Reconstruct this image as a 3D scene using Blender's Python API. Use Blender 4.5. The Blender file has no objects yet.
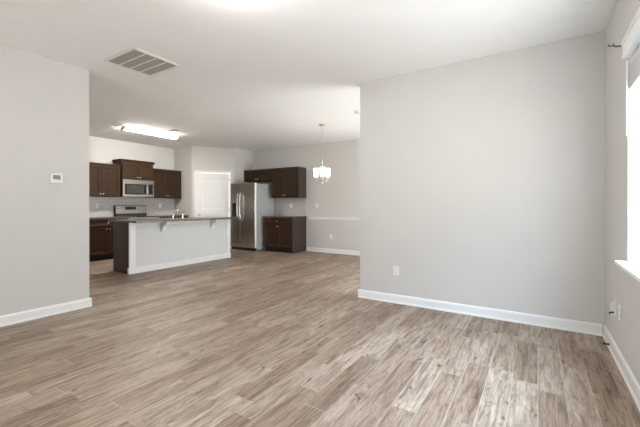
import bpy, bmesh, math, random
from mathutils import Vector, Matrix

random.seed(7)
C = bpy.context.scene.collection
scn = bpy.context.scene
PI = math.pi

# ------------------------------------------------------------------ camera
cam_d = bpy.data.cameras.new('camera')
cam_d.sensor_width = 36.0
cam_d.lens = 341.9 / 640 * 36.0
cam_d.shift_y = -7.8 / 640
cam_d.clip_start = 0.05
cam = bpy.data.objects.new('camera', cam_d)
cam.location = (0, 0, 1.172)
cam.rotation_euler = (PI / 2, 0, math.radians(32.5))
C.objects.link(cam)
scn.camera = cam

# ------------------------------------------------------------------ exposure
scn.view_settings.view_transform = 'Standard'
scn.view_settings.look = 'None'
scn.view_settings.gamma = 1.0
scn.view_settings.use_curve_mapping = False
scn.view_settings.exposure = 0.54

# ------------------------------------------------------------------ sky
SKY = 9.6
world = bpy.data.worlds.new('world')
scn.world = world
world.use_nodes = True
wn = world.node_tree
wn.nodes.clear()
tc = wn.nodes.new('ShaderNodeTexCoord')
sp = wn.nodes.new('ShaderNodeSeparateXYZ')
rp = wn.nodes.new('ShaderNodeValToRGB')
rp.color_ramp.elements[0].position = 0.47
rp.color_ramp.elements[0].color = (0.84, 0.835, 0.82, 1)
rp.color_ramp.elements[1].position = 0.52
rp.color_ramp.elements[1].color = (0.55, 0.58, 0.62, 1)
for p_, c_ in ((0.68, (0.52, 0.56, 0.61, 1)), (0.80, (1.1, 1.4, 1.8, 1)), (1.0, (1.4, 1.8, 2.3, 1))):
    rp.color_ramp.elements.new(p_).color = c_
mp = wn.nodes.new('ShaderNodeMath'); mp.operation = 'MULTIPLY_ADD'
mp.inputs[1].default_value = 0.5; mp.inputs[2].default_value = 0.5
bg = wn.nodes.new('ShaderNodeBackground')
bg.inputs['Strength'].default_value = SKY
wo = wn.nodes.new('ShaderNodeOutputWorld')
wn.links.new(tc.outputs['Generated'], sp.inputs[0])
wn.links.new(sp.outputs['Z'], mp.inputs[0])
wn.links.new(mp.outputs[0], rp.inputs[0])
wn.links.new(rp.outputs[0], bg.inputs[0])
wn.links.new(bg.outputs[0], wo.inputs[0])

# soft sun behind thin cloud, high on the window side
sun_d = bpy.data.lights.new('hazy_sun', 'SUN')
sun_d.energy = 4.0; sun_d.angle = math.radians(48); sun_d.color = (0.58, 0.80, 1.0)
sun = bpy.data.objects.new('hazy_sun', sun_d); C.objects.link(sun)
sun.rotation_euler = Vector((-0.43, 0.06, -0.88)).to_track_quat('-Z', 'Y').to_euler()

# strengths of the room lamps and the added rear dome (emission of their diffusers)
E_DOME, E_TUBE, E_SHADE = 50.0, 72.0, 6.0

# daylight portals in the window openings
def portal(loc, rot, sx, sy):
    l = bpy.data.lights.new('window_portal', 'AREA')
    l.shape = 'RECTANGLE'; l.size = sx; l.size_y = sy
    l.cycles.is_portal = True
    o = bpy.data.objects.new('window_portal', l)
    o.location = loc; o.rotation_euler = rot
    C.objects.link(o)

XW = 0.511      # window wall, inside face
XL = -4.394     # left wall, inside face
YF = 3.965      # wall ahead, inside face
YD = 7.29       # dining wall, inside face
XK = -8.48      # kitchen wall, inside face
YK = 5.81       # kitchen side wall, inside face
XP = -6.955     # wall beside the fridge, inside face
YB = -2.4       # wall behind the camera, inside face
H = 2.74
WT = 0.16
WIN1 = (1.35, 3.05, 0.775, 2.16)       # y0 y1 z0 z1 in the window wall
WIN2 = (4.3, 7.1, 0.02, 2.10)         # unseen dining patio door, put in and widened to light these rooms
FILL_WIN4 = (-0.9, 0.2, 0.95, 2.12)       # x0 x1, unseen window added in the dining wall for more daylight
FILL_WIN3 = (-3.0, -1.9, 0.02, 2.12)      # x0 x1, unseen glass door added behind the camera for fill light
for (a, b, z0, z1) in (WIN1, WIN2):
    portal((XW + WT + 0.02, (a + b) / 2, (z0 + z1) / 2), (0, PI / 2, 0), z1 - z0, b - a)
for w_, y_, r_ in ((FILL_WIN3, YB - WT - 0.02, PI / 2), (FILL_WIN4, YD + WT + 0.02, -PI / 2)):
    portal(((w_[0] + w_[1]) / 2, y_, (w_[2] + w_[3]) / 2), (r_, 0, 0), w_[1] - w_[0], w_[3] - w_[2])

# ------------------------------------------------------------------ materials
def new_mat(name):
    m = bpy.data.materials.new(name); m.use_nodes = True
    return m, m.node_tree, m.node_tree.nodes['Principled BSDF']

def mat(name, col, rough=0.5, metal=0.0, var=0.05, scale=12.0, stretch=(1, 1, 1), bump=0.0, spec=0.5):
    m, nt, b = new_mat(name)
    t = nt.nodes.new('ShaderNodeTexCoord')
    mp_ = nt.nodes.new('ShaderNodeMapping'); mp_.inputs['Scale'].default_value = stretch
    n = nt.nodes.new('ShaderNodeTexNoise'); n.inputs['Scale'].default_value = scale; n.inputs['Detail'].default_value = 5
    r = nt.nodes.new('ShaderNodeValToRGB')
    r.color_ramp.elements[0].position = 0.3; r.color_ramp.elements[1].position = 0.7
    r.color_ramp.elements[0].color = tuple(max(0, c * (1 - var)) for c in col) + (1,)
    r.color_ramp.elements[1].color = tuple(min(1, c * (1 + var)) for c in col) + (1,)
    nt.links.new(t.outputs['Object'], mp_.inputs[0]); nt.links.new(mp_.outputs[0], n.inputs['Vector'])
    nt.links.new(n.outputs['Fac'], r.inputs[0]); nt.links.new(r.outputs[0], b.inputs['Base Color'])
    b.inputs['Roughness'].default_value = rough; b.inputs['Metallic'].default_value = metal
    b.inputs['Specular IOR Level'].default_value = spec
    if bump:
        bu = nt.nodes.new('ShaderNodeBump'); bu.inputs['Strength'].default_value = bump; bu.inputs['Distance'].default_value = 0.002
        nt.links.new(n.outputs['Fac'], bu.inputs['Height']); nt.links.new(bu.outputs[0], b.inputs['Normal'])
    return m

def glow(name, col, strength):
    m, nt, b = new_mat(name)
    b.inputs['Base Color'].default_value = (0.9, 0.9, 0.88, 1)
    n = nt.nodes.new('ShaderNodeTexNoise'); n.inputs['Scale'].default_value = 4
    r = nt.nodes.new('ShaderNodeValToRGB')
    r.color_ramp.elements[0].color = tuple(c * 0.97 for c in col) + (1,); r.color_ramp.elements[1].color = tuple(col) + (1,)
    nt.links.new(n.outputs['Fac'], r.inputs[0]); nt.links.new(r.outputs[0], b.inputs['Emission Color'])
    b.inputs['Emission Strength'].default_value = strength
    return m

def floor_material():
    m, nt, b = new_mat('plank_floor')
    N, L = nt.nodes, nt.links
    def math_(op, a, b_=None, c=None):
        n = N.new('ShaderNodeMath'); n.operation = op
        for i, v in enumerate((a, b_, c)):
            if v is None: continue
            if isinstance(v, (int, float)): n.inputs[i].default_value = v
            else: L.new(v, n.inputs[i])
        return n.outputs[0]
    def comb(x, y, z=0.0):
        n = N.new('ShaderNodeCombineXYZ')
        for i, v in enumerate((x, y, z)):
            if isinstance(v, (int, float)): n.inputs[i].default_value = v
            else: L.new(v, n.inputs[i])
        return n.outputs[0]
    def white(vec):
        n = N.new('ShaderNodeTexWhiteNoise'); n.noise_dimensions = '3D'; L.new(vec, n.inputs[0]); return n
    def noise(vec, scale, detail=4, rough=0.55, dist=0.0):
        n = N.new('ShaderNodeTexNoise'); L.new(vec, n.inputs['Vector'])
        n.inputs['Scale'].default_value = scale; n.inputs['Detail'].default_value = detail
        n.inputs['Roughness'].default_value = rough; n.inputs['Distortion'].default_value = dist
        return n.outputs['Fac']
    def ramp(fac, stops):
        n = N.new('ShaderNodeValToRGB'); L.new(fac, n.inputs[0])
        while len(n.color_ramp.elements) < len(stops): n.color_ramp.elements.new(0.5)
        for e, (p, c) in zip(n.color_ramp.elements, stops): e.position = p; e.color = tuple(c) + (1,)
        return n.outputs[0]
    def mix(mode, fac, a, b_):
        n = N.new('ShaderNodeMix'); n.data_type = 'RGBA'; n.blend_type = mode
        if isinstance(fac, (int, float)): n.inputs[0].default_value = fac
        else: L.new(fac, n.inputs[0])
        for i, v in ((6, a), (7, b_)):
            if isinstance(v, tuple): n.inputs[i].default_value = v + (1,)
            else: L.new(v, n.inputs[i])
        return n.outputs[2]
    t = N.new('ShaderNodeTexCoord'); s = N.new('ShaderNodeSeparateXYZ'); L.new(t.outputs['Object'], s.inputs[0])
    X, Y = s.outputs[0], s.outputs[1]
    W, LEN = 0.145, 0.78
    u = math_('DIVIDE', X, W); row = math_('FLOOR', u); fu = math_('FRACT', u)
    off = white(comb(row, 3.7)).outputs['Value']
    v = math_('ADD', math_('DIVIDE', Y, LEN), math_('MULTIPLY', off, 5.0)); col = math_('FLOOR', v); fv = math_('FRACT', v)
    rnd = white(comb(row, col, 1.3)); r1 = rnd.outputs['Value']
    r2 = white(comb(row, col, 8.1)).outputs['Value']
    gx = math_('ADD', X, math_('MULTIPLY', r1, 13.0)); gy = math_('ADD', Y, math_('MULTIPLY', r2, 29.0))
    # cathedral figure, fibre streaks, dark patches and knots, all drawn out along the plank
    fig = noise(comb(math_('MULTIPLY', gx, 8.0), math_('MULTIPLY', gy, 1.3)), 1.0, 3, 0.5, 0.9)
    ring = math_('FRACT', math_('MULTIPLY', fig, 11.0))
    fib = noise(comb(math_('MULTIPLY', gx, 75.0), math_('MULTIPLY', gy, 4.5)), 1.0, 5, 0.7)
    streak = noise(comb(math_('MULTIPLY', gx, 26.0), math_('MULTIPLY', gy, 2.3), 2.0), 1.0, 4, 0.6, 0.5)
    blot = noise(comb(math_('MULTIPLY', gx, 16.0), math_('MULTIPLY', gy, 3.4), 9.0), 1.0, 4, 0.6, 0.8)
    knot = noise(comb(math_('MULTIPLY', gx, 17.0), math_('MULTIPLY', gy, 7.0), 5.0), 1.0, 2, 0.5, 0.6)
    base = ramp(r1, [(0.0, FLOOR[0]), (0.35, FLOOR[1]), (0.7, FLOOR[2]), (1.0, FLOOR[3])])
    c = mix('MULTIPLY', 0.75, base, ramp(streak, [(0.36, (0.52, 0.46, 0.41)), (0.50, (0.97, 0.97, 0.97)), (0.66, (1.20, 1.21, 1.22))]))
    c = mix('MULTIPLY', 0.52, c, ramp(blot, [(0.32, (0.44, 0.39, 0.34)), (0.45, (0.98, 0.98, 0.98)), (0.66, (1.14, 1.15, 1.16))]))
    c = mix('MULTIPLY', 0.70, c, ramp(fib, [(0.34, (0.55, 0.51, 0.47)), (0.56, (1.06, 1.06, 1.06))]))
    c = mix('MULTIPLY', 0.62, c, ramp(ring, [(0.0, (0.62, 0.57, 0.53)), (0.28, (1.0, 1.0, 1.0)), (0.9, (1.08, 1.08, 1.08)), (1.0, (0.70, 0.66, 0.62))]))
    c = mix('MULTIPLY', 0.85, c, ramp(knot, [(0.25, (0.26, 0.21, 0.17)), (0.33, (1, 1, 1))]))
    # seams
    du = math_('MINIMUM', fu, math_('SUBTRACT', 1.0, fu)); dv = math_('MINIMUM', fv, math_('SUBTRACT', 1.0, fv))
    seam = math_('MINIMUM', math_('MULTIPLY', du, W), math_('MULTIPLY', dv, LEN))
    long_d = math_('MULTIPLY', du, W); cross_d = math_('MULTIPLY', dv, LEN)
    def line(dist, w): return math_('SUBTRACT', 1.0, math_('MINIMUM', 1.0, math_('DIVIDE', dist, w)))
    c = mix('MIX', math_('MULTIPLY', line(long_d, 0.0042), math_('MULTIPLY_ADD', r2, 0.55, 0.12)), c, (0.56, 0.48, 0.41))
    c = mix('MIX', math_('MULTIPLY', line(cross_d, 0.0045), 0.55), c, mix('MIX', math_('GREATER_THAN', r2, 0.5), (0.50, 0.43, 0.36), (0.15, 0.11, 0.08)))
    L.new(c, b.inputs['Base Color'])
    rr = N.new('ShaderNodeMapRange'); L.new(fib, rr.inputs[0]); rr.inputs[3].default_value = 0.40; rr.inputs[4].default_value = 0.56
    L.new(rr.outputs[0], b.inputs['Roughness'])
    b.inputs['Specular IOR Level'].default_value = 0.5
    bu = N.new('ShaderNodeBump'); bu.inputs['Strength'].default_value = 0.12; bu.inputs['Distance'].default_value = 0.001
    L.new(fib, bu.inputs['Height']); L.new(bu.outputs[0], b.inputs['Normal'])
    return m

FLOOR = ((0.245, 0.172, 0.121), (0.315, 0.233, 0.171), (0.352, 0.269, 0.205), (0.415, 0.330, 0.262))

def tile_material():
    m, nt, b = new_mat('subway_tile')
    N, L = nt.nodes, nt.links
    t = N.new('ShaderNodeTexCoord'); s = N.new('ShaderNodeSeparateXYZ'); L.new(t.outputs['Object'], s.inputs[0])
    a = N.new('ShaderNodeMath'); a.operation = 'ADD'; L.new(s.outputs[0], a.inputs[0]); L.new(s.outputs[1], a.inputs[1])
    c = N.new('ShaderNodeCombineXYZ'); L.new(a.outputs[0], c.inputs[0]); L.new(s.outputs[2], c.inputs[1])
    br = N.new('ShaderNodeTexBrick'); L.new(c.outputs[0], br.inputs['Vector'])
    br.inputs['Scale'].default_value = 1.0; br.inputs['Brick Width'].default_value = 0.152; br.inputs['Row Height'].default_value = 0.076
    br.inputs['Mortar Size'].default_value = 0.003
    br.inputs['Color1'].default_value = (0.50, 0.47, 0.44, 1); br.inputs['Color2'].default_value = (0.54, 0.51, 0.48, 1)
    br.inputs['Mortar'].default_value = (0.66, 0.63, 0.60, 1)
    L.new(br.outputs['Color'], b.inputs['Base Color'])
    b.inputs['Roughness'].default_value = 0.25
    return m

def granite_material():
    m, nt, b = new_mat('speckled_granite')
    N, L = nt.nodes, nt.links
    t = N.new('ShaderNodeTexCoord')
    n1 = N.new('ShaderNodeTexNoise'); n1.inputs['Scale'].default_value = 90; n1.inputs['Detail'].default_value = 6
    r = N.new('ShaderNodeValToRGB')
    for p, c in ((0.5, (0.10, 0.078, 0.062)),): r.color_ramp.elements.new(p).color = c + (1,)
    r.color_ramp.elements[0].position = 0.36; r.color_ramp.elements[0].color = (0.018, 0.015, 0.013, 1)
    r.color_ramp.elements[2].position = 0.66; r.color_ramp.elements[2].color = (0.27, 0.22, 0.18, 1)
    L.new(t.outputs['Object'], n1.inputs['Vector']); L.new(n1.outputs['Fac'], r.inputs[0]); L.new(r.outputs[0], b.inputs['Base Color'])
    b.inputs['Roughness'].default_value = 0.24
    return m

def pane_material():
    m = bpy.data.materials.new('window_glass'); m.use_nodes = True
    nt = m.node_tree; nt.nodes.clear()
    tr = nt.nodes.new('ShaderNodeBsdfTransparent'); gl = nt.nodes.new('ShaderNodeBsdfGlossy'); gl.inputs['Roughness'].default_value = 0.02
    n = nt.nodes.new('ShaderNodeTexNoise'); n.inputs['Scale'].default_value = 2
    rr = nt.nodes.new('ShaderNodeValToRGB'); rr.color_ramp.elements[0].color = (0.94, 0.96, 0.96, 1); rr.color_ramp.elements[1].color = (0.97, 0.98, 0.98, 1)
    nt.links.new(n.outputs['Fac'], rr.inputs[0]); nt.links.new(rr.outputs[0], tr.inputs[0])
    mx = nt.nodes.new('ShaderNodeMixShader'); o = nt.nodes.new('ShaderNodeOutputMaterial')
    mx.inputs[0].default_value = 0.04; nt.links.new(tr.outputs[0], mx.inputs[1]); nt.links.new(gl.outputs[0], mx.inputs[2])
    nt.links.new(mx.outputs[0], o.inputs[0])
    return m

M = {}
M['wall'] = mat('greige_wall_paint', (0.615, 0.594, 0.567), 0.75, var=0.012, scale=3, spec=0.2)
M['island_paint'] = mat('pale_island_paint', (0.70, 0.685, 0.665), 0.6, var=0.012, scale=3, spec=0.2)
M['ceiling'] = mat('white_ceiling_paint', (0.92, 0.912, 0.90), 0.85, var=0.012, scale=4, spec=0.1)
M['trim'] = mat('white_trim_paint', (0.82, 0.815, 0.81), 0.35, var=0.01, scale=6)
M['floor'] = floor_material()
M['wood'] = mat('espresso_wood', (0.040, 0.0220, 0.0118), 0.45, var=0.40, scale=6, stretch=(14, 14, 1.2), spec=0.12)
M['panel_wood'] = mat('espresso_panel', (0.055, 0.037, 0.031), 0.42, var=0.18, scale=6, stretch=(14, 14, 1.2), spec=0.3)
M['granite'] = granite_material()
M['tile'] = tile_material()
M['steel'] = mat('brushed_stainless', (0.56, 0.525, 0.49), 0.27, 1.0, var=0.05, scale=5, stretch=(1, 1, 60))
M['dull_steel'] = mat('dull_stainless', (0.36, 0.335, 0.305), 0.32, 1.0, var=0.05, scale=5, stretch=(1, 60, 1))
M['steel_bright'] = mat('bright_stainless', (0.72, 0.70, 0.67), 0.22, 1.0, var=0.04, scale=20)
M['fridge_side'] = mat('grey_painted_steel', (0.42, 0.42, 0.425), 0.5, var=0.02, scale=40)
M['black'] = mat('black_plastic', (0.012, 0.012, 0.012), 0.35, var=0.2, scale=20)
M['black_glass'] = mat('black_glass', (0.010, 0.010, 0.010), 0.08, var=0.2, scale=8)
M['oven_glass'] = mat('dark_oven_glass', (0.05, 0.045, 0.04), 0.12, var=0.2, scale=8)
M['nickel'] = mat('satin_nickel', (0.60, 0.57, 0.53), 0.28, 1.0, var=0.05, scale=30)
M['plastic'] = mat('white_plastic', (0.80, 0.79, 0.77), 0.4, var=0.01, scale=20)
M['lcd'] = mat('grey_lcd', (0.20, 0.23, 0.21), 0.25, var=0.08, scale=40)
M['slot'] = mat('dark_slot', (0.05, 0.045, 0.04), 0.6, var=0.1, scale=40)
M['grille'] = mat('grille_metal', (0.36, 0.335, 0.30), 0.6, var=0.05, scale=40)  # grey-brown metal of louvers, filter backing and burner rings
M['blind'] = mat('white_blind', (0.82, 0.82, 0.82), 0.5, var=0.02, scale=20)
M['glass'] = pane_material()
M['pewter'] = mat('dark_pewter', (0.22, 0.21, 0.20), 0.35, 1.0, var=0.05, scale=30)
M['rubber'] = mat('dark_rubber', (0.03, 0.03, 0.03), 0.7, var=0.1, scale=40)
M['dome'] = glow('lit_dome_glass', (1.0, 0.985, 0.96), E_DOME)
M['tube'] = glow('lit_acrylic', (1.0, 0.95, 0.87), E_TUBE)
M['shade'] = glow('lit_frosted_glass', (1.0, 0.95, 0.88), E_SHADE)

# ------------------------------------------------------------------ mesh helpers
class MB:
    def __init__(s): s.bm = bmesh.new()
    def box(s, x0, x1, y0, y1, z0, z1):
        vs = [s.bm.verts.new(p) for p in ((x0,y0,z0),(x1,y0,z0),(x1,y1,z0),(x0,y1,z0),(x0,y0,z1),(x1,y0,z1),(x1,y1,z1),(x0,y1,z1))]
        for q in ((3,2,1,0),(4,5,6,7),(0,1,5,4),(1,2,6,5),(2,3,7,6),(3,0,4,7)): s.bm.faces.new([vs[i] for i in q])
        return s
    def prism(s, pts, axis, a, b):
        """extrude a 2-D outline (other two axes in order) from a to b along axis"""
        def p3(p, t):
            q = list(p); q.insert('xyz'.index(axis), t); return q
        A = [s.bm.verts.new(p3(p, a)) for p in pts]; B = [s.bm.verts.new(p3(p, b)) for p in pts]
        n = len(pts)
        s.bm.faces.new(A[::-1]); s.bm.faces.new(B)
        for i in range(n): s.bm.faces.new((A[i], A[(i+1) % n], B[(i+1) % n], B[i]))
        return s
    def lathe(s, prof, loc=(0,0,0), seg=24, rot=None):
        """prof: (r, z) list; revolve about local z"""
        R = rot or Matrix.Identity(3); o = Vector(loc)
        rings = []
        for r, z in prof:
            if r < 1e-6: rings.append([s.bm.verts.new(o + R @ Vector((0, 0, z)))])
            else: rings.append([s.bm.verts.new(o + R @ Vector((r*math.cos(2*PI*k/seg), r*math.sin(2*PI*k/seg), z))) for k in range(seg)])
        for A, B in zip(rings, rings[1:]):
            for k in range(seg):
                k2 = (k+1) % seg
                if len(A) == 1 and len(B) == 1: continue
                if len(A) == 1: s.bm.faces.new((A[0], B[k2], B[k]))
                elif len(B) == 1: s.bm.faces.new((A[k], A[k2], B[0]))
                else: s.bm.faces.new((A[k], A[k2], B[k2], B[k]))
        return s
    def tube(s, pts, r, seg=10):
        pts = [Vector(p) for p in pts]; rings = []
        rs = r if isinstance(r, (list, tuple)) else [r] * len(pts)
        ref = Vector((0.31, 0.17, 0.93))
        for i, p in enumerate(pts):
            d = (pts[min(i+1, len(pts)-1)] - pts[max(i-1, 0)]).normalized()
            a = d.cross(ref).normalized(); b = d.cross(a).normalized()
            rings.append([s.bm.verts.new(p + rs[i]*(a*math.cos(2*PI*k/seg) + b*math.sin(2*PI*k/seg))) for k in range(seg)])
        for A, B in zip(rings, rings[1:]):
            for k in range(seg): s.bm.faces.new((A[k], A[(k+1) % seg], B[(k+1) % seg], B[k]))
        s.bm.faces.new(rings[0][::-1]); s.bm.faces.new(rings[-1])
        return s
    def build(s, name, m, parent=None, bevel=0.0, smooth=False, loc=(0,0,0)):
        bmesh.ops.recalc_face_normals(s.bm, faces=s.bm.faces)
        me = bpy.data.meshes.new(name); s.bm.to_mesh(me); s.bm.free()
        me.materials.append(m)
        o = bpy.data.objects.new(name, me); C.objects.link(o)
        o.location = loc
        if parent: o.parent = parent
        if smooth:
            for p in me.polygons: p.use_smooth = True
            me.set_sharp_from_angle(angle=math.radians(35))
        if bevel:
            md = o.modifiers.new('bevel', 'BEVEL'); md.width = bevel; md.segments = 2; md.limit_method = 'ANGLE'
        return o

def BOX(*a): return MB().box(*a)
def face_rot(axis):   # matrix taking +z to the axis
    return Vector((0, 0, 1)).rotation_difference(Vector(axis)).to_matrix()

def thing(name, label, cat, loc=(0, 0, 0), rotz=0.0, group=None):
    o = bpy.data.objects.new(name, None); C.objects.link(o)
    o.empty_display_size = 0.1
    o.location = loc; o.rotation_euler = (0, 0, rotz)
    o['label'] = label; o['category'] = cat
    if group: o['group'] = group
    return o
def tag(o, label, cat, group=None):
    o['label'] = label; o['category'] = cat
    if group: o['group'] = group
    return o
def struct(name, mb, m, bevel=0.0, label=None, cat=None):
    o = mb.build(name, m, None, bevel); o['kind'] = 'structure'
    if label: o['label'] = label
    if cat: o['category'] = cat
    return o

# ------------------------------------------------------------------ room shell
XR = XW + WT
struct('floor', BOX(-8.7, XR, YB - WT, 7.5, -0.12, 0), M['floor'], label='brown-grey wood plank floor running through all the rooms', cat='floor')
struct('ceiling', BOX(-8.7, XR, YB - WT, 7.5, H, H + 0.12), M['ceiling'], label='smooth off-white ceiling over the open rooms', cat='ceiling')
# solid block between living room and kitchen (its corner ends the left wall)
struct('wall_left', BOX(-8.6, XL, YB, 1.909, 0, H), M['wall'], label='greige wall at left carrying the thermostat', cat='wall')
struct('wall_front', BOX(-1.919, XW, YF, YF + 0.13, 0, H), M['wall'], label='large blank greige wall ahead with one low outlet', cat='wall')
mb = MB()
def wall_with_holes(mb, holes, a0, a1, put):
    cur = a0
    for (b0, b1, z0, z1) in sorted(holes):
        put(cur, b0, 0, H); put(b0, b1, 0, z0); put(b0, b1, z1, H); cur = b1
    put(cur, a1, 0, H)
wall_with_holes(mb, [WIN1, WIN2], YB, YD, lambda a, b, z0, z1: mb.box(XW, XR, a, b, z0, z1))
struct('wall_right', mb, M['wall'], label='greige wall at right edge with the bright window', cat='wall')
mb = MB()
wall_with_holes(mb, [FILL_WIN3], XL, XR, lambda a, b, z0, z1: mb.box(a, b, YB - WT, YB, z0, z1))
struct('wall_back', mb, M['wall'])
struct('wall_kitchen', BOX(XK - 0.13, XK, 1.909, YK + 0.13, 0, H), M['wall'], label='pale kitchen wall behind range and cabinets', cat='wall')
PA = (-7.735, YK); PB = (XP, YK + (XP + 7.735) )           # 45 degree pantry wall
struct('wall_kitchen_side', BOX(XK, PA[0], YK, YK + 0.10, 0, H), M['wall'], label='narrow greige wall between kitchen cabinets and pantry', cat='wall')
mb = MB()
wall_with_holes(mb, [FILL_WIN4], XP - 0.1, XR, lambda a, b, z0, z1: mb.box(a, b, YD, YD + WT, z0, z1))
struct('wall_dining', mb, M['wall'], label='greige dining wall with white chair rail', cat='wall')
struct('wall_fridge', BOX(XP - 0.10, XP, PB[1], YD, 0, H), M['wall'], label='narrow greige wall beside the refrigerator', cat='wall')
# pantry wall: door opening; local x along the wall, local -y out of it
plen = math.hypot(PB[0] - PA[0], PB[1] - PA[1])
DW, DH = 0.84, 2.05
dx0 = (plen - DW) / 2 - 0.005; dx1 = dx0 + DW
mb = MB().box(0, dx0, 0, 0.10, 0, H).box(dx1, plen, 0, 0.10, 0, H).box(dx0, dx1, 0, 0.10, DH, H)
wp = struct('wall_pantry', mb, M['wall'], label='angled greige wall around the white pantry door', cat='wall')
wp.location = (PA[0], PA[1], 0); wp.rotation_euler = (0, 0, PI / 4)

BBP = [(0, 0), (0.022, 0), (0.022, 0.012), (0.014, 0.022), (0.014, 0.085), (0.008, 0.100), (0, 0.104)]   # out, z
def baseboard(name, axis, a, b, wall, sign):
    pts = [((wall + sign * o), z) for o, z in BBP]
    m_ = MB().prism(pts, axis, a, b)
    struct(name, m_, M['trim'])
baseboard('baseboard_left', 'y', YB, 1.909 + 0.022, XL, 1)
mb_pts = [(1.909 + o, z) for o, z in BBP]
struct('baseboard_left_end', MB().prism(mb_pts, 'x', -7.8, XL), M['trim'])
baseboard('baseboard_front', 'x', -1.919 - 0.022, XW - 0.022, YF, -1)
mb_pts = [(-1.919 - o, z) for o, z in BBP]
struct('baseboard_front_end', MB().prism(mb_pts, 'y', YF, YF + 0.13), M['trim'])
baseboard('baseboard_right', 'y', YB, YF - 0.0, XW, -1)
baseboard('baseboard_dining', 'x', -5.055, XW, YD, -1)
# chair rail
struct('trim_1', MB().prism([(YD, 0.815), (YD - 0.012, 0.82), (YD - 0.022, 0.84), (YD - 0.022, 0.86), (YD - 0.03, 0.875), (YD - 0.03, 0.885), (YD, 0.885)], 'x', -5.0, FILL_WIN4[0] - 0.05), M['trim'],
       label='white chair rail along the dining wall', cat='chair rail')
# pantry door casing and door
mb = MB()
cw = 0.058
for (a, b, z0, z1) in ((dx0 - cw, dx0, 0, DH + cw), (dx1, dx1 + cw, 0, DH + cw), (dx0, dx1, DH, DH + cw)):
    mb.box(a, b, -0.016, 0.0, z0, z1)
cs = struct('trim_2', mb, M['trim'], 0.004, label='white casing around the pantry door', cat='trim')
cs.location = wp.location; cs.rotation_euler = wp.rotation_euler
# door leaf: recessed two-panel
def panel_leaf(w, h, t, panels, depth=0.008, inset=0.02):
    """slab front at y=0 facing -y, with bevelled recessed panels (x0,x1,z0,z1)"""
    m_ = MB(); bm = m_.bm
    xs = sorted({0, w} | {p[0] for p in panels} | {p[1] for p in panels}); zs = sorted({0, h} | {p[2] for p in panels} | {p[3] for p in panels})
    V = {}
    def v(x, y, z):
        k = (round(x, 5), round(y, 5), round(z, 5))
        if k not in V: V[k] = bm.verts.new(k)
        return V[k]
    for i in range(len(xs) - 1):
        for j in range(len(zs) - 1):
            cx, cz = (xs[i] + xs[i+1]) / 2, (zs[j] + zs[j+1]) / 2
            if any(p[0] < cx < p[1] and p[2] < cz < p[3] for p in panels): continue
            bm.faces.new((v(xs[i], 0, zs[j]), v(xs[i+1], 0, zs[j]), v(xs[i+1], 0, zs[j+1]), v(xs[i], 0, zs[j+1])))
    for (a, b, c, d) in panels:
        o = [(a, c), (b, c), (b, d), (a, d)]; q = inset
        n = [(a+q, c+q), (b-q, c+q), (b-q, d-q), (a+q, d-q)]
        # split outer edge where grid lines cross is avoided: panels span whole grid cells
        for k in range(4):
            k2 = (k+1) % 4
            bm.faces.new((v(o[k][0], 0, o[k][1]), v(o[k2][0], 0, o[k2][1]), v(n[k2][0], depth, n[k2][1]), v(n[k][0], depth, n[k][1])))
        bm.faces.new([v(x, depth, z) for x, z in n])
    m_.box(0, w, t - 0.004, t, 0, h).box(0, 0.003, 0.0004, t, 0, h).box(w - 0.003, w, 0.0004, t, 0, h).box(0.003, w - 0.003, 0.0004, t, 0, 0.003).box(0.003, w - 0.003, 0.0004, t, h - 0.003, h)
    return m_
dl = panel_leaf(DW - 0.01, DH - 0.015, 0.035, [(0.12, DW - 0.13, 0.20, 0.93), (0.12, DW - 0.13, 1.06, DH - 0.14)], 0.010, 0.03)
door = dl.build('door_1', M['trim']); door['kind'] = 'structure'
tag(door, 'white two-panel pantry door in the angled wall', 'door')
c45 = math.cos(PI / 4)
door.location = (PA[0] + c45 * (dx0 + 0.005) - c45 * 0.012, PA[1] + c45 * (dx0 + 0.005) + c45 * 0.012, 0.008); door.rotation_euler = (0, 0, PI / 4)
MB().lathe([(0, 0), (0.03, 0), (0.03, 0.008), (0.012, 0.012), (0.012, 0.035), (0.026, 0.045), (0.028, 0.058), (0.018, 0.068), (0, 0.070)], (0.065, 0, 0.93), 20, face_rot((0, -1, 0))).build('door_knob', M['nickel'], door, smooth=True)['label'] = 'satin nickel door knob'
for hz_ in (0.2, 1.0, 1.82):
    MB().tube([(DW - 0.012, -0.006, hz_), (DW - 0.012, -0.006, hz_ + 0.09)], 0.006).build('hinge', M['nickel'], door)

# windows
def window(name, y0, y1, z0, z1, n=2):
    m_ = MB(); f = 0.045; xo0, xo1 = XW + 0.10, XW + 0.15
    e = 0.001
    m_.box(xo0, xo1, y0+e, y1-e, z0+e, z0+f).box(xo0, xo1, y0+e, y1-e, z1-f, z1-e)
    for k in range(n + 1):
        yc = y0 + (y1 - y0) * k / n
        a = max(y0+e, yc - f/2 if 0 < k < n else (yc if k == 0 else yc - f)); m_.box(xo0, xo1, a, min(a + f, y1-e), z0+f, z1-f)
    zc = (z0 + z1) / 2
    if z0 > 0.3:
        for k in range(n):
            m_.box(xo0 + 0.005, xo1 - 0.005, y0 + (y1-y0)*k/n + f/2, y0 + (y1-y0)*(k+1)/n - f/2, zc - 0.02, zc + 0.02)
    w_ = struct(name, m_, M['trim'])
    g = BOX(XW + 0.122, XW + 0.126, y0 + f, y1 - f, z0 + f, z1 - f).build('window_pane', M['glass'], w_)
    return w_
w1 = window('window_1', *WIN1, n=1)
tag(w1, 'white framed window in the right wall', 'window')
window('window_2', *WIN2)
f = 0.045
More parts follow.
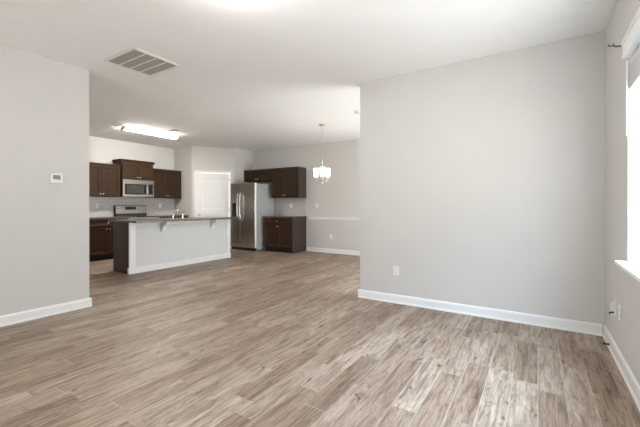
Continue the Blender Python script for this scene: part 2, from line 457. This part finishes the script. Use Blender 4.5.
for wname, (x0, x1, z0, z1), yo in (('fill_window_3', FILL_WIN3, YB - 0.15), ('fill_window_4', FILL_WIN4, YD + 0.10)):  # frames and panes of the two openings added for fill daylight
    m_ = MB()
    for a, b, c, d in ((x0+.001, x1-.001, z0+.001, z0+f), (x0+.001, x1-.001, z1-f, z1-.001), (x0+.001, x0+f, z0+f, z1-f), (x1-f, x1-.001, z0+f, z1-f), ((x0+x1)/2 - f/2, (x0+x1)/2 + f/2, z0+f, z1-f)):
        m_.box(a, b, yo, yo + 0.05, c, d)
    w4 = struct(wname, m_, M['trim'])
    BOX(x0+f, x1-f, yo + 0.022, yo + 0.026, z0+f, z1-f).build('window_pane', M['glass'], w4)
# white stool (sill) under the visible window
struct('trim_3', BOX(XW - 0.066, XW + 0.0995, WIN1[0] - 0.03, WIN1[1] + 0.0, WIN1[2], WIN1[2] + 0.022).box(XW - 0.066, XW - 0.0005, WIN1[1], WIN1[1] + 0.03, WIN1[2], WIN1[2] + 0.022)
       , M['trim'], label='white window sill at the right edge', cat='window sill')

# ------------------------------------------------------------------ cabinets
def knob(parent, x, y, z):
    return MB().lathe([(0, 0), (0.006, 0), (0.006, 0.012), (0.015, 0.018), (0.016, 0.024), (0.010, 0.030), (0, 0.031)], (x, y, z), 14, face_rot((0, -1, 0))).build('knob', M['nickel'], parent, smooth=True)

def shaker(name, parent, x0, x1, z0, z1, yf, rail=0.055):
    w, h = x1 - x0, z1 - z0
    o = panel_leaf(w, h, 0.019, [(rail, w - rail, rail, h - rail)], 0.011, 0.016).build(name, M['wood'], parent)
    o.location = (x0, yf - 0.0195, z0)
    return o

def cabinet(name, label, w, d, z0, z1, loc, rotz, doors, drawer=False, upper=True, crown=0.0, top_strip=True, group=None, panel_side=None, rail=0.055):
    """local x along the wall from 0 to w, back at y=0, front at y=-d, origin on the floor line at the wall"""
    t = thing(name, label, 'cabinet', (loc[0], loc[1], z0), rotz, group)
    h = z1 - z0; toe = 0.0 if upper else 0.10
    yf = -d
    b = MB().box(0, w, yf, 0, toe, h)
    b.build('cabinet_body', M['wood'], t)
    if toe:
        BOX(0.005, w - 0.005, yf + 0.07, -0.002, 0, toe).build('toe_kick', M['black'], t)
    if panel_side == 'right':
        BOX(w, w + 0.012, yf - 0.002, 0, 0.0, h).build('side_panel', M['panel_wood'], t)
    g = 0.012
    dz0, dz1 = toe + g, h - g
    if drawer:
        dh = 0.15
        dr = shaker('drawer', t, g, w - g, h - g - dh, h - g, yf, 0.035)
        knob(dr, (w - 2*g) / 2, 0, dh / 2)
        dz1 = h - g - dh - g
    n = doors; dw = (w - g * 2 - 0.004 * (n - 1)) / n
    for k in range(n):
        a = g + k * (dw + 0.004)
        dd = shaker('door', t, a, a + dw, dz0, dz1, yf, rail)
        kx = dw - 0.028 if k % 2 == 0 else 0.028
        kz = 0.045 if upper else (dz1 - dz0) - 0.045
        knob(dd, kx, 0, kz)
    if crown:
        m_ = MB()
        p = [(0.0, 0.0), (0.012, 0.005), (0.014, 0.025), (0.028, 0.05), (0.032, crown), (0, crown)]
        m_.prism([(yf - 0.0 - o, h + z) for o, z in p], 'x', -0.032, w + 0.032)
        for sx, sg in ((0, -1), (w, 1)):
            m_.prism([(sx + sg * o, h + z) for o, z in p], 'y', yf, -0.002)
        m_.box(0, w, yf, -0.002, h, h + 0.004)
        m_.build('crown_molding', M['wood'], t)
    elif upper and top_strip:
        MB().prism([(yf, h), (yf - 0.021, h), (yf - 0.026, h + 0.014), (yf - 0.032, h + 0.030), (-0.002, h + 0.030), (-0.002, h)], 'x', 0, w).build('top_molding', M['panel_wood'], t)
    return t

# kitchen wall (faces +x): local x -> world +y, local -y -> world +x
def kit(name, label, y0, y1, d, z0, z1, **k):
    return cabinet(name, label, y1 - y0, d, z0, z1, (XK + 0.0005 + k.pop('gap', 0.0), y0), PI / 2, **k)
GAP = 0.009   # tile thickness behind
kit('wall_cabinet', 'dark brown two-door wall cabinet left of the microwave', 3.36, 4.195, 0.325, 1.375, 2.082, doors=2)
kit('wall_cabinet', 'short dark brown crowned wall cabinet above the microwave', 4.20, 4.965, 0.37, 1.79, 2.195, doors=2, crown=0.06)
kit('wall_cabinet', 'dark brown two-door wall cabinet right of the microwave', 4.97, 5.79, 0.325, 1.375, 2.080, doors=2)
kit('base_cabinet', 'dark brown base cabinet with one drawer left of the range', 3.36, 4.193, 0.60, 0.0, 0.885, doors=2, drawer=True, upper=False, gap=GAP)
kit('base_cabinet', 'dark base cabinet right of the range, mostly behind the island', 4.967, 5.805, 0.60, 0.0, 0.885, doors=2, drawer=True, upper=False, gap=GAP)
cx0 = XK + GAP + 0.001
tag(BOX(cx0, cx0 + 0.635, 3.33, 4.194, 0.886, 0.917).build('countertop', M['granite'], None, 0.004), 'dark granite countertop on the base cabinet left of the range', 'countertop')
tag(BOX(cx0, cx0 + 0.635, 4.966, 5.807, 0.886, 0.917).build('countertop', M['granite'], None, 0.004), 'dark granite countertop strip right of the range', 'countertop')
struct('trim_4', BOX(XK, XK + 0.008, 3.33, YK - 0.001, 0.90, 1.374), M['tile'], label='grey tile backsplash on the kitchen wall', cat='backsplash')

# microwave (over the range)
t = thing('microwave', 'stainless over-range microwave under the short crowned cabinet', 'microwave', (XK + 0.009, 4.205, 1.385), PI / 2)
w, d, h = 0.755, 0.385, 0.40
BOX(0, w, -d, 0, 0, h).build('microwave_body', M['black'], t)
fr = MB().box(0, 0.585, -d - 0.022, -d - 0.001, 0.30, h).box(0, 0.585, -d - 0.022, -d - 0.001, 0.0, 0.055).box(0, 0.045, -d - 0.022, -d - 0.001, 0.055, 0.30).box(0.555, 0.585, -d - 0.022, -d - 0.001, 0.055, 0.30).build('microwave_door', M['dull_steel'], t, 0.002)
BOX(0.045, 0.555, -d - 0.018, -d - 0.002, 0.055, 0.30).build('door_glass', M['black_glass'], fr)
BOX(0.09, 0.51, -d - 0.019, -d - 0.0182, 0.085, 0.27).build('window_screen', M['oven_glass'], fr)
hx = 0.565
MB().tube([(hx, -d - 0.022, 0.05), (hx, -d - 0.05, 0.065), (hx, -d - 0.058, 0.10), (hx, -d - 0.06, 0.18), (hx, -d - 0.058, 0.26), (hx, -d - 0.05, 0.30), (hx, -d - 0.022, 0.315)], 0.011).build('door_handle', M['steel_bright'], fr, smooth=True)
cp = MB().box(0.589, w, -d - 0.022, -d - 0.001, 0.0, h).build('control_panel', M['dull_steel'], t, 0.002)
BOX(0.615, 0.725, -d - 0.0235, -d - 0.0222, 0.06, 0.31).build('keypad', M['black_glass'], cp)
# range
t = thing('range', 'stainless electric range with black cooktop below the microwave', 'stove', (XK + 0.009, 4.198, 0), PI / 2)
w = 0.765; d = 0.63
BOX(0, w, -d, 0, 0.06, 0.905).build('range_body', M['steel'], t)
for fx in (0.04, w - 0.04):
    for fy in (-d + 0.05, -0.05):
        MB().lathe([(0.018, 0), (0.018, 0.06)], (fx, fy, 0)).build('foot', M['black'], t)
BOX(-0.001 + 0.002, w - 0.001, -d - 0.02, 0, 0.905, 0.922).build('cooktop', M['black_glass'], t, 0.003)
bg_ = MB().prism([(-0.001, 0.923), (-0.075, 0.923), (-0.075, 0.985), (-0.055, 1.165), (-0.04, 1.18), (-0.001, 1.18)], 'x', 0.0, w).build('backguard', M['dull_steel'], t)
MB().prism([(-0.0655, 1.075), (-0.068, 1.075), (-0.0598, 1.145), (-0.0573, 1.145)], 'x', 0.24, 0.50).build('clock_display', M['black_glass'], bg_)
MB().box(-0.0, 0.012, -0.078, -0.03, 0.924, 1.178).box(0.0, w, -0.078, -0.0755, 0.924, 0.985).build('backguard_edge', M['black'], bg_)
for kx in (0.06, 0.13, 0.20, 0.57, 0.64, 0.71):
    MB().lathe([(0, 0), (0.02, 0), (0.017, 0.022), (0, 0.024)], (kx, -0.065, 1.10), 14, face_rot((0, -1, 0.1))).build('control_knob', M['steel'], t, smooth=True)
od = BOX(0.01, w - 0.01, -d - 0.03, -d - 0.001, 0.26, 0.88).build('oven_door', M['steel'], t, 0.004)
BOX(0.12, w - 0.12, -d - 0.032, -d - 0.0302, 0.36, 0.70).build('oven_window', M['oven_glass'], od)
MB().tube([(0.06, -d - 0.03, 0.81), (0.07, -d - 0.07, 0.81), (w - 0.07, -d - 0.07, 0.81), (w - 0.06, -d - 0.03, 0.81)], 0.011).build('oven_handle', M['steel_bright'], od, smooth=True)
BOX(0.01, w - 0.01, -d - 0.025, -d - 0.001, 0.07, 0.245).build('storage_drawer', M['steel'], t, 0.004)
for (bx, by, br_) in ((0.2, -0.2, 0.08), (0.56, -0.2, 0.09), (0.2, -0.47, 0.10), (0.56, -0.47, 0.08)):
    MB().lathe([(br_ - 0.004, 0.9221), (br_ - 0.004, 0.9226), (br_, 0.9226), (br_, 0.9221)], (bx, by, 0), 28).build('burner_ring', M['grille'], t)

# ------------------------------------------------------------------ island
IX0, IX1, IY0, IY1 = -6.43, -5.90, 3.185, 5.44
t = thing('kitchen_island', 'kitchen island with white panelled front and dark brown end', 'island', ((IX0 + IX1) / 2, (IY0 + IY1) / 2, 0))
ox, oy = t.location.x, t.location.y
def IB(x0, x1, y0, y1, z0, z1): return BOX(x0 - ox, x1 - ox, y0 - oy, y1 - oy, z0, z1)
IB(IX0 + 0.001, IX1 - 0.111, IY0 + 0.019, IY1 - 0.001, 0.10, 0.885).build('island_cabinet', M['wood'], t)
IB(IX0 + 0.07, IX1 - 0.111, IY0 + 0.03, IY1 - 0.001, 0.0, 0.10).build('toe_kick', M['black'], t)
ep = IB(IX0, IX1 - 0.020, IY0, IY0 + 0.018, 0.0, 0.885).build('end_panel', M['panel_wood'], t)
ep['label'] = 'dark brown end panel'
IB(IX1 - 0.110, IX1, IY0 + 0.019, IY1, 0.0, 0.885).build('knee_wall', M['island_paint'], t)['label'] = 'pale painted knee wall'
m_ = MB()
def ib(x0, x1, y0, y1, z0, z1): m_.box(x0 - ox, x1 - ox, y0 - oy, y1 - oy, z0, z1)
ib(IX1 - 0.019, IX1 + 0.014, IY0 - 0.004, IY0 + 0.0185, 0.10, 0.885); ib(IX1, IX1 + 0.014, IY0 + 0.0185, IY0 + 0.10, 0.10, 0.885)
m_.build('corner_trim', M['trim'], t, 0.003)
m_ = MB()
ib(IX1 + 0.0, IX1 + 0.014, IY1 - 0.09, IY1 + 0.006, 0.10, 0.885); m_.build('corner_trim', M['trim'], t, 0.003)
m_ = MB()
m_.prism([(IX1 + a - ox, z) for a, z in ((0.0, 0.83), (0.016, 0.83), (0.018, 0.85), (0.03, 0.875), (0.03, 0.885), (0, 0.885))], 'y', IY0 + 0.101 - oy, IY1 - 0.091 - oy)
m_.build('cap_molding', M['trim'], t)
m_ = MB()
m_.prism([(IX1 + 0.0005 + o * 1.2 - ox, z) for o, z in BBP], 'y', IY0 - 0.022 - oy, IY1 + 0.02 - oy)
ib(IX1 - 0.10, IX1, IY1 + 0.0005, IY1 + 0.016, 0, 0.1)
ib(IX1 - 0.03, IX1, IY0 - 0.018, IY0 - 0.0005, 0, 0.1)
m_.build('baseboard', M['trim'], t)
for yc in (3.80, 4.93):
    prof = [(0, 0.70), (0.020, 0.70), (0.026, 0.72), (0.03, 0.745), (0.045, 0.775), (0.075, 0.80), (0.11, 0.812), (0.135, 0.825), (0.15, 0.845), (0.15, 0.862), (0.165, 0.866), (0.165, 0.885), (0, 0.885)]
    m_ = MB().prism([(IX1 + 0.0305 + a - ox if a else IX1 + 0.0305 - ox, z) for a, z in prof], 'y', yc - 0.035 - oy, yc + 0.035 - oy)
    ib(IX1 + 0.0005, IX1 + 0.0305, yc - 0.042, yc + 0.042, 0.69, 0.83)
    m_.build('corbel', M['trim'], t, 0.003)
# outlet in the dark end panel
o = MB().box(-0.035, 0.035, -0.005, 0, -0.057, 0.057).build('outlet', M['slot'], None, 0.001, loc=(IX0 + 0.36, IY0 - 0.0005, 0.66))
tag(o, 'dark outlet plate on the brown end of the island', 'outlet')
for zz in (-0.022, 0.022): BOX(-0.016, 0.016, -0.007, -0.005, zz - 0.014, zz + 0.014).build('socket', M['black'], o)
# island worktop with sink
TX0, TX1, TY0, TY1 = -6.51, -5.61, 3.14, 5.47
SX0, SX1, SY0, SY1 = -6.45, -6.12, 3.95, 4.65
m_ = MB()
for a in ((TX0, SX0, TY0, TY1), (SX1, TX1, TY0, TY1), (SX0, SX1, TY0, SY0), (SX0, SX1, SY1, TY1)): m_.box(*a, 0.886, 0.917)
ct = m_.build('countertop', M['granite'])
tag(ct, 'long granite countertop on the island, overhanging its white front', 'countertop')
m_ = MB()
e = 0.012
m_.box(SX0 - e + 0.011, SX0 + 0.002, SY0, SY1, 0.70 + 0.185, 0.914); m_.box(SX1 - 0.002, SX1 - 0.0005, SY0, SY1, 0.8862, 0.914)
m_.box(SX0 + 0.002, SX1 - 0.002, SY0 + 0.0005, SY0 + 0.002, 0.8862, 0.914); m_.box(SX0 + 0.002, SX1 - 0.002, SY1 - 0.002, SY1 - 0.0005, 0.8862, 0.914)
m_.box(SX0 + 0.002, SX1 - 0.002, SY0 + 0.002, SY1 - 0.002, 0.8862, 0.890)
m_.build('sink_basin', M['steel'], ct)
# faucet
t = thing('faucet', 'chrome arched kitchen faucet at the island sink', 'faucet', (-6.06, 4.34, 0.917))
MB().lathe([(0, 0), (0.028, 0), (0.028, 0.008), (0.018, 0.02), (0.016, 0.06), (0.018, 0.10), (0.012, 0.115), (0, 0.118)], seg=18).build('faucet_base', M['steel_bright'], t, smooth=True)
pts = [(0, 0, 0.05), (-0.03, -0.01, 0.10), (-0.08, -0.025, 0.15), (-0.14, -0.04, 0.172), (-0.19, -0.05, 0.165), (-0.215, -0.055, 0.14), (-0.222, -0.056, 0.11)]
MB().tube(pts, 0.011).build('spout', M['steel_bright'], t, smooth=True)
MB().tube([(0, 0, 0.11), (0.01, 0.01, 0.135), (0.03, 0.03, 0.165)], [0.009, 0.008, 0.006]).build('handle', M['steel_bright'], t, smooth=True)
t = thing('side_sprayer', 'small chrome sprayer standing beside the faucet', 'sprayer', (-6.06, 4.12, 0.917))
MB().lathe([(0, 0), (0.024, 0), (0.024, 0.006), (0.015, 0.015), (0.014, 0.05), (0, 0.05)], seg=16).build('sprayer_base', M['steel_bright'], t, smooth=True)
MB().tube([(0, 0, 0.05), (0, 0, 0.085), (-0.012, 0, 0.115)], [0.010, 0.012, 0.014]).build('spray_head', M['steel_bright'], t, smooth=True)

# ------------------------------------------------------------------ fridge and dining-wall cabinets
FX0, FX1, FY = -6.95, -6.075, 6.45
t = thing('refrigerator', 'stainless side-by-side refrigerator with grey sides beside the pantry', 'refrigerator', (FX0, YD - 0.06, 0))
fw = FX1 - FX0; fd = YD - 0.06 - FY
BOX(0, fw, -fd + 0.075, 0, 0.03, 1.745).build('refrigerator_body', M['fridge_side'], t, 0.004)
BOX(0.02, fw - 0.02, -fd + 0.09, -fd + 0.35, 1.7452, 1.765).build('hinge_cover', M['black'], t)
sp_ = 0.355
def fdoor(x0, x1):
    return BOX(x0, x1, -fd, -fd + 0.07, 0.085, 1.765).build('freezer_door' if x0 < 0.1 else 'refrigerator_door', M['steel'], t, 0.008)
d1 = fdoor(0.0, sp_ - 0.003); d2 = fdoor(sp_ + 0.003, fw)
BOX(fw, fw + 0.003, -fd + 0.008, -fd + 0.062, 0.093, 1.757).build('door_edge', M['plastic'], d2)['label'] = 'pale edge of the refrigerator door'
for dd, hx in ((d1, sp_ - 0.045), (d2, sp_ + 0.045)):
    MB().tube([(hx, -fd - 0.001, 0.80), (hx, -fd - 0.035, 0.82), (hx, -fd - 0.06, 0.91), (hx, -fd - 0.075, 1.15), (hx, -fd - 0.06, 1.41), (hx, -fd - 0.035, 1.475), (hx, -fd - 0.001, 1.49)], 0.017).build('door_handle', M['steel_bright'], dd, smooth=True)
ds = MB().box(0.06, 0.26, -fd - 0.004, -fd - 0.0005, 0.88, 1.24).build('dispenser', M['black'], d1, 0.002)
BOX(0.075, 0.245, -fd - 0.006, -fd - 0.0042, 1.14, 1.225).build('dispenser_screen', M['black_glass'], d1)
BOX(0.09, 0.23, -fd - 0.02, -fd - 0.0042, 0.885, 0.90).build('drip_tray', M['steel'], d1)
BOX(0.01, fw - 0.01, -fd + 0.03, -fd + 0.075, 0.012, 0.078).build('toe_grille', M['black'], t)
for fx in (0.05, fw - 0.05):
    MB().lathe([(0.02, 0), (0.02, 0.03)], (fx, -fd + 0.10, 0)).build('foot', M['plastic'], t)
    MB().lathe([(0.02, 0), (0.02, 0.03)], (fx, -0.06, 0)).build('foot', M['plastic'], t)

UF = 6.955
cabinet('wall_cabinet', 'low wide dark brown wall cabinet above the refrigerator', 0.995, YD - 0.0005 - UF, 1.835, 2.125, (-6.950, YD - 0.0005), 0, doors=2, rail=0.045)
cabinet('wall_cabinet', 'dark brown two-door wall cabinet right of the refrigerator', 0.872, YD - 0.0005 - UF, 1.38, 2.125, (-5.950, YD - 0.0005), 0, doors=2, panel_side='right')
cabinet('base_cabinet', 'dark brown base cabinet with one drawer right of the refrigerator', 0.90, YD - GAP - 6.70, 0.0, 0.872, (-5.975, YD - GAP), 0, doors=2, drawer=True, upper=False, panel_side='right')
tag(BOX(-5.985, -5.04, 6.672, YD - GAP - 0.0005, 0.873, 0.903).build('countertop', M['granite'], None, 0.004), 'dark granite countertop on the base cabinet beside the refrigerator', 'countertop')
struct('trim_5', BOX(-5.975, -5.065, YD - 0.008, YD - 0.0002, 0.88, 1.379), M['tile'], label='grey tile backsplash right of the refrigerator', cat='backsplash')

# ------------------------------------------------------------------ wall plates
def plate(name, label, cat, loc, rotz, kind, group=None):
    t_ = MB().box(-0.036, 0.036, -0.006, 0, -0.058, 0.058).build(name, M['plastic'], None, 0.0015, loc=loc)
    t_.rotation_euler = (0, 0, rotz); tag(t_, label, cat, group)
    if kind == 'outlet':
        for zz in (-0.021, 0.021):
            s_ = BOX(-0.017, 0.017, -0.009, -0.006, zz - 0.014, zz + 0.014).build('socket', M['plastic'], t_, 0.001)
            for sx in (-0.007, 0.007): BOX(sx - 0.0012, sx + 0.0012, -0.0094, -0.009, zz - 0.004, zz + 0.006).build('slot', M['slot'], s_)
    elif kind == 'switch':
        s_ = BOX(-0.017, 0.017, -0.010, -0.006, -0.033, 0.033).build('rocker', M['plastic'], t_, 0.001)
    return t_
plate('outlet', 'white outlet low on the large blank wall', 'outlet', (-1.438, YF - 0.0005, 0.39), 0, 'outlet')
plate('outlet', 'white outlet on dining wall below the chair rail', 'outlet', (-4.32, YD - 0.0005, 0.40), 0, 'outlet')
plate('light_switch', 'white switch plate on dining wall above the chair rail', 'switch', (-4.735, YD - 0.0005, 1.17), 0, 'switch')
plate('outlet', 'white outlet on the tile right of the refrigerator', 'outlet', (-5.55, YD - 0.0085, 1.17), 0, 'outlet')
plate('outlet', 'white outlet on the tile left of the range', 'outlet', (XK + 0.0085, 3.84, 1.17), PI / 2, 'outlet')
plate('outlet', 'white outlet on the tile right of the range', 'outlet', (XK + 0.0085, 5.38, 1.17), PI / 2, 'outlet')
o = plate('outlet', 'white outlet below window, nearer the sill, without plug', 'outlet', (XW - 0.0005, 3.30, 0.385), -PI / 2, 'outlet')
o = plate('cable_plate', 'white wall plate by the corner with a short dark cable stub', 'wall plate', (XW - 0.0005, 3.50, 0.365), -PI / 2, 'none')
MB().tube([(0, -0.006, -0.03), (0, -0.03, -0.033), (0, -0.034, -0.045)], 0.006).build('cable_stub', M['rubber'], o)
BOX(-0.012, 0.012, -0.028, -0.0062, -0.02, 0.045).build('cover', M['plastic'], o, 0.002)
# spring door stop on the baseboard
t = thing('door_stop', 'dark door stop on the baseboard in the right corner', 'door stop', (XW - 0.0225, 3.56, 0.060), 0)
pts = []
for k in range(60):
    a = k * 0.9; pts.append((-0.002 - 0.030 * k / 59, 0.006 * math.cos(a), 0.006 * math.sin(a)))
MB().tube(pts, 0.0022, 6).build('spring', M['rubber'], t)
MB().lathe([(0, 0), (0.009, 0), (0.009, 0.012), (0, 0.014)], (-0.032, 0, 0), 12, face_rot((-1, 0, 0))).build('tip', M['rubber'], t)
# thermostat
t = thing('thermostat', 'white thermostat with grey screen on the left wall', 'thermostat', (XL + 0.0005, 1.583, 1.467), PI / 2)
BOX(-0.056, 0.056, -0.024, 0, -0.054, 0.054).build('housing', M['plastic'], t, 0.004)
BOX(-0.034, 0.034, -0.0255, -0.0242, -0.012, 0.034).build('screen', M['lcd'], t)
for k in range(4): BOX(-0.032 + 0.017 * k, -0.020 + 0.017 * k, -0.0265, -0.0242, -0.040, -0.030).build('button', M['plastic'], t)

# ------------------------------------------------------------------ ceiling fittings
# return air grille
VX0, VX1, VY0, VY1 = -3.935, -3.365, 1.825, 2.385
t = thing('ceiling_vent', 'white square return air grille in the ceiling at upper left', 'vent', ((VX0 + VX1) / 2, (VY0 + VY1) / 2, H))
vw, vl = (VX1 - VX0) / 2, (VY1 - VY0) / 2
b_ = 0.032
m_ = MB().box(-vw, vw, -vl, -vl + 0.055, -0.012, -0.0005).box(-vw, vw, vl - b_, vl, -0.012, -0.0005).box(-vw, -vw + b_, -vl + 0.055, vl - b_, -0.012, -0.0005).box(vw - b_, vw, -vl + b_, vl - b_, -0.012, -0.0005)
fr = m_.build('frame', M['trim'], t, 0.003)
m_ = MB()
for k in (1, 2, 3):
    yc = -vl + 0.055 + (2 * vl - b_ - 0.055) * k / 4; m_.box(-vw + b_, vw - b_, yc - 0.006, yc + 0.006, -0.012, -0.002)
m_.build('divider_bars', M['trim'], t)
m_ = MB()
n = 30
for k in range(n):
    xc = -vw + b_ + 0.008 + (2 * vw - 2 * b_ - 0.016) * k / (n - 1)
    m_.prism([(xc - 0.006, -0.010), (xc - 0.005, -0.010), (xc + 0.006, -0.002), (xc + 0.005, -0.002)], 'y', -vl + b_, vl - b_) if False else m_.bm.faces.new([m_.bm.verts.new(p) for p in ((xc - 0.007, -vl + b_, -0.010), (xc - 0.007, vl - b_, -0.010), (xc + 0.006, vl - b_, -0.003), (xc + 0.006, -vl + b_, -0.003))])
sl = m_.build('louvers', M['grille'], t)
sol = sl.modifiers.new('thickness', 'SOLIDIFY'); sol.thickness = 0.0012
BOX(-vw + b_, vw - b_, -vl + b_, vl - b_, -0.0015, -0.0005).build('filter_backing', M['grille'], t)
# dome lamp
def dome_lamp(label, x, y):
    t = thing('ceiling_lamp', label, 'ceiling lamp', (x, y, H))
    MB().lathe([(0, -0.0005), (0.17, -0.0005), (0.175, -0.02), (0.165, -0.03), (0, -0.03)], seg=36).build('lamp_base', M['nickel'], t, smooth=True)
    MB().lathe([(0.16, -0.031), (0.158, -0.05), (0.14, -0.085), (0.10, -0.115), (0.05, -0.131), (0, -0.135)], seg=36).build('glass_dome', M['dome'], t, smooth=True)
dome_lamp('lit round flush dome lamp at the top of the picture, nearest the vent', -1.70, 1.585)
dome_lamp('unseen dome lamp added as fill light on the ceiling behind the camera', -1.80, -1.1)  # extra lamp, added to spread even light from behind
# kitchen fluorescent wrap light
t = thing('fluorescent_light', 'long lit fluorescent fixture on the kitchen ceiling', 'ceiling lamp', (-6.87, 4.17, H))
hl = 0.585
BOX(-0.075, 0.075, -hl, hl, -0.022, -0.0005).build('fixture_tray', M['trim'], t)
prof = [(-0.07, -0.023), (-0.07, -0.042), (-0.055, -0.058), (-0.03, -0.066), (0.03, -0.066), (0.055, -0.058), (0.07, -0.042), (0.07, -0.023)]
MB().prism(prof, 'y', -hl + 0.02, hl - 0.02).build('diffuser', M['tube'], t)
pc = [(x * 1.08, z * 1.06 - (0 if i not in (0, 7) else -0.0)) for i, (x, z) in enumerate(prof)]
for a, b in ((-hl - 0.01, -hl + 0.0195), (hl - 0.0195, hl + 0.01)):
    MB().prism([(x, min(z, -0.0235)) for x, z in pc], 'y', a, b).build('end_cap', M['nickel'], t)
# small supply register in the kitchen ceiling
t = thing('ceiling_register', 'small white supply register in kitchen ceiling beside the fluorescent light', 'vent', (-6.38, 4.36, H))
BOX(-0.16, 0.16, -0.075, 0.075, -0.008, -0.0005).build('frame', M['trim'], t, 0.003)
m_ = MB()
for k in range(6): m_.box(-0.135, 0.135, -0.05 + 0.018 * k, -0.042 + 0.018 * k, -0.012, -0.0082)
m_.build('louvers', M['grille'], t)
# smoke detector
t = thing('smoke_detector', 'round smoke detector on ceiling beside the big wall edge', 'smoke detector', (-2.50, 5.12, H))
MB().lathe([(0, -0.0005), (0.07, -0.0005), (0.07, -0.012), (0.062, -0.03), (0.05, -0.036), (0, -0.036)], seg=28).build('housing', M['plastic'], t, smooth=True)
MB().lathe([(0, 0), (0.02, 0), (0.02, -0.003), (0, -0.004)], (0, 0, -0.0362), 16).build('test_button', M['plastic'], t)
# chandelier
CXY = (-3.513, 5.588)
t = thing('chandelier', 'lit three-light nickel chandelier hanging in the dining area', 'chandelier', (CXY[0], CXY[1], H))
MB().lathe([(0, -0.0005), (0.062, -0.0005), (0.062, -0.008), (0.045, -0.022), (0.015, -0.03), (0, -0.031)], seg=24).build('canopy', M['nickel'], t, smooth=True)
m_ = MB()
z = -0.031; k = 0
while z > -0.66:
    a = 0.012; R = face_rot((1, 0, 0)) if k % 2 else face_rot((0, 1, 0))
    ring = [(0, 0, z)] 
    pts = []
    for j in range(11):
        an = 2 * PI * j / 10
        u_, v_ = 0.007 * math.cos(an), 0.016 * math.sin(an)
        pts.append((u_, 0, z - 0.014 + v_) if k % 2 else (0, u_, z - 0.014 + v_))
    m_.tube(pts, 0.0018, 5); z -= 0.026; k += 1
m_.build('chain', M['nickel'], t)
zb = -0.66
MB().lathe([(0, zb), (0.006, zb), (0.008, zb - 0.03), (0.016, zb - 0.05), (0.008, zb - 0.075), (0.007, zb - 0.30), (0.02, zb - 0.33), (0.026, zb - 0.37), (0.018, zb - 0.41), (0.008, zb - 0.44), (0.014, zb - 0.465), (0.006, zb - 0.495), (0, zb - 0.50)], seg=18).build('center_stem', M['nickel'], t, smooth=True)
yaw = math.radians(32.5)
for k in range(3):
    an = yaw + math.radians(153 - 120 * k)
    ca, sa = math.cos(an), math.sin(an); R0 = 0.130
    pts = []
    for j in range(13):
        q = j / 12; r = 0.02 + (R0 - 0.02) * q
        pts.append((ca * r, sa * r, zb - 0.37 - 0.085 * math.sin(q * PI * 0.92) + 0.02 * q))
    arm = MB().tube(pts, 0.006, 8).build('arm', M['nickel'], t, smooth=True)
    px, py, pz = pts[-1]
    MB().lathe([(0, pz - 0.005), (0.03, pz), (0.034, pz + 0.012), (0.018, pz + 0.02), (0, pz + 0.02)], (px, py, 0), 18).build('cup', M['nickel'], arm, smooth=True)
    zs = pz + 0.021
    prof = [(0.020, zs), (0.036, zs + 0.008), (0.041, zs + 0.03), (0.043, zs + 0.10), (0.046, zs + 0.165), (0.043, zs + 0.165), (0.039, zs + 0.09), (0.034, zs + 0.015), (0.018, zs + 0.004)]
    MB().lathe(prof, (px, py, 0), 22).build('glass_shade', M['shade'], arm, smooth=True)

# ------------------------------------------------------------------ blind and rod bracket at the window
t = thing('window_blind', 'raised white blind with valance and tilt wand at the window', 'blind', (XW, (WIN1[0] + WIN1[1]) / 2, WIN1[3]))
hy = (WIN1[1] - WIN1[0]) / 2 - 0.006
zt = 2.16
MB().prism([(-0.0005, 0.085), (-0.048, 0.085), (-0.048, 0.07), (-0.040, 0.06), (-0.040, -0.005), (-0.044, -0.012), (-0.044, -0.02), (-0.0005, -0.02)], 'y', -hy - 0.03, hy - 0.07).build('valance', M['blind'], t)
BOX(0.004, 0.055, -hy, hy, -0.055, -0.004).build('headrail', M['blind'], t)
m_ = MB()
for k in range(26):
    z = -0.059 - k * 0.0052; m_.box(0.003, 0.053, -hy, hy, z - 0.003, z)
m_.build('stacked_slats', M['blind'], t)
BOX(0.004, 0.052, -hy, hy, -0.213, -0.197).build('bottom_rail', M['blind'], t)
MB().tube([(-0.006, hy - 0.02, -0.025), (-0.008, hy - 0.02, -0.12), (-0.008, hy - 0.015, -0.52)], 0.006, 8).build('tilt_wand', M['blind'], t)
t = thing('curtain_rod_bracket', 'grey metal curtain rod bracket on the wall above the window corner', 'bracket', (XW, 3.07, 2.265), 0)
MB().lathe([(0, 0), (0.018, 0), (0.016, 0.006), (0, 0.008)], (-0.0005, 0, 0), 16, face_rot((-1, 0, 0))).build('wall_plate', M['pewter'], t, smooth=True)
MB().tube([(-0.006, 0, 0), (-0.03, 0, -0.004), (-0.06, 0, 0.0), (-0.075, 0, 0.006)], 0.006, 8).build('arm', M['pewter'], t, smooth=True)
m_ = MB(); pts = []
for j in range(11):
    an = PI + PI * j / 10; pts.append((-0.085 + 0.014 * math.cos(an), 0, 0.022 + 0.014 * math.sin(an)))
m_.tube(pts, 0.005, 8).build('rod_cup', M['pewter'], t, smooth=True)
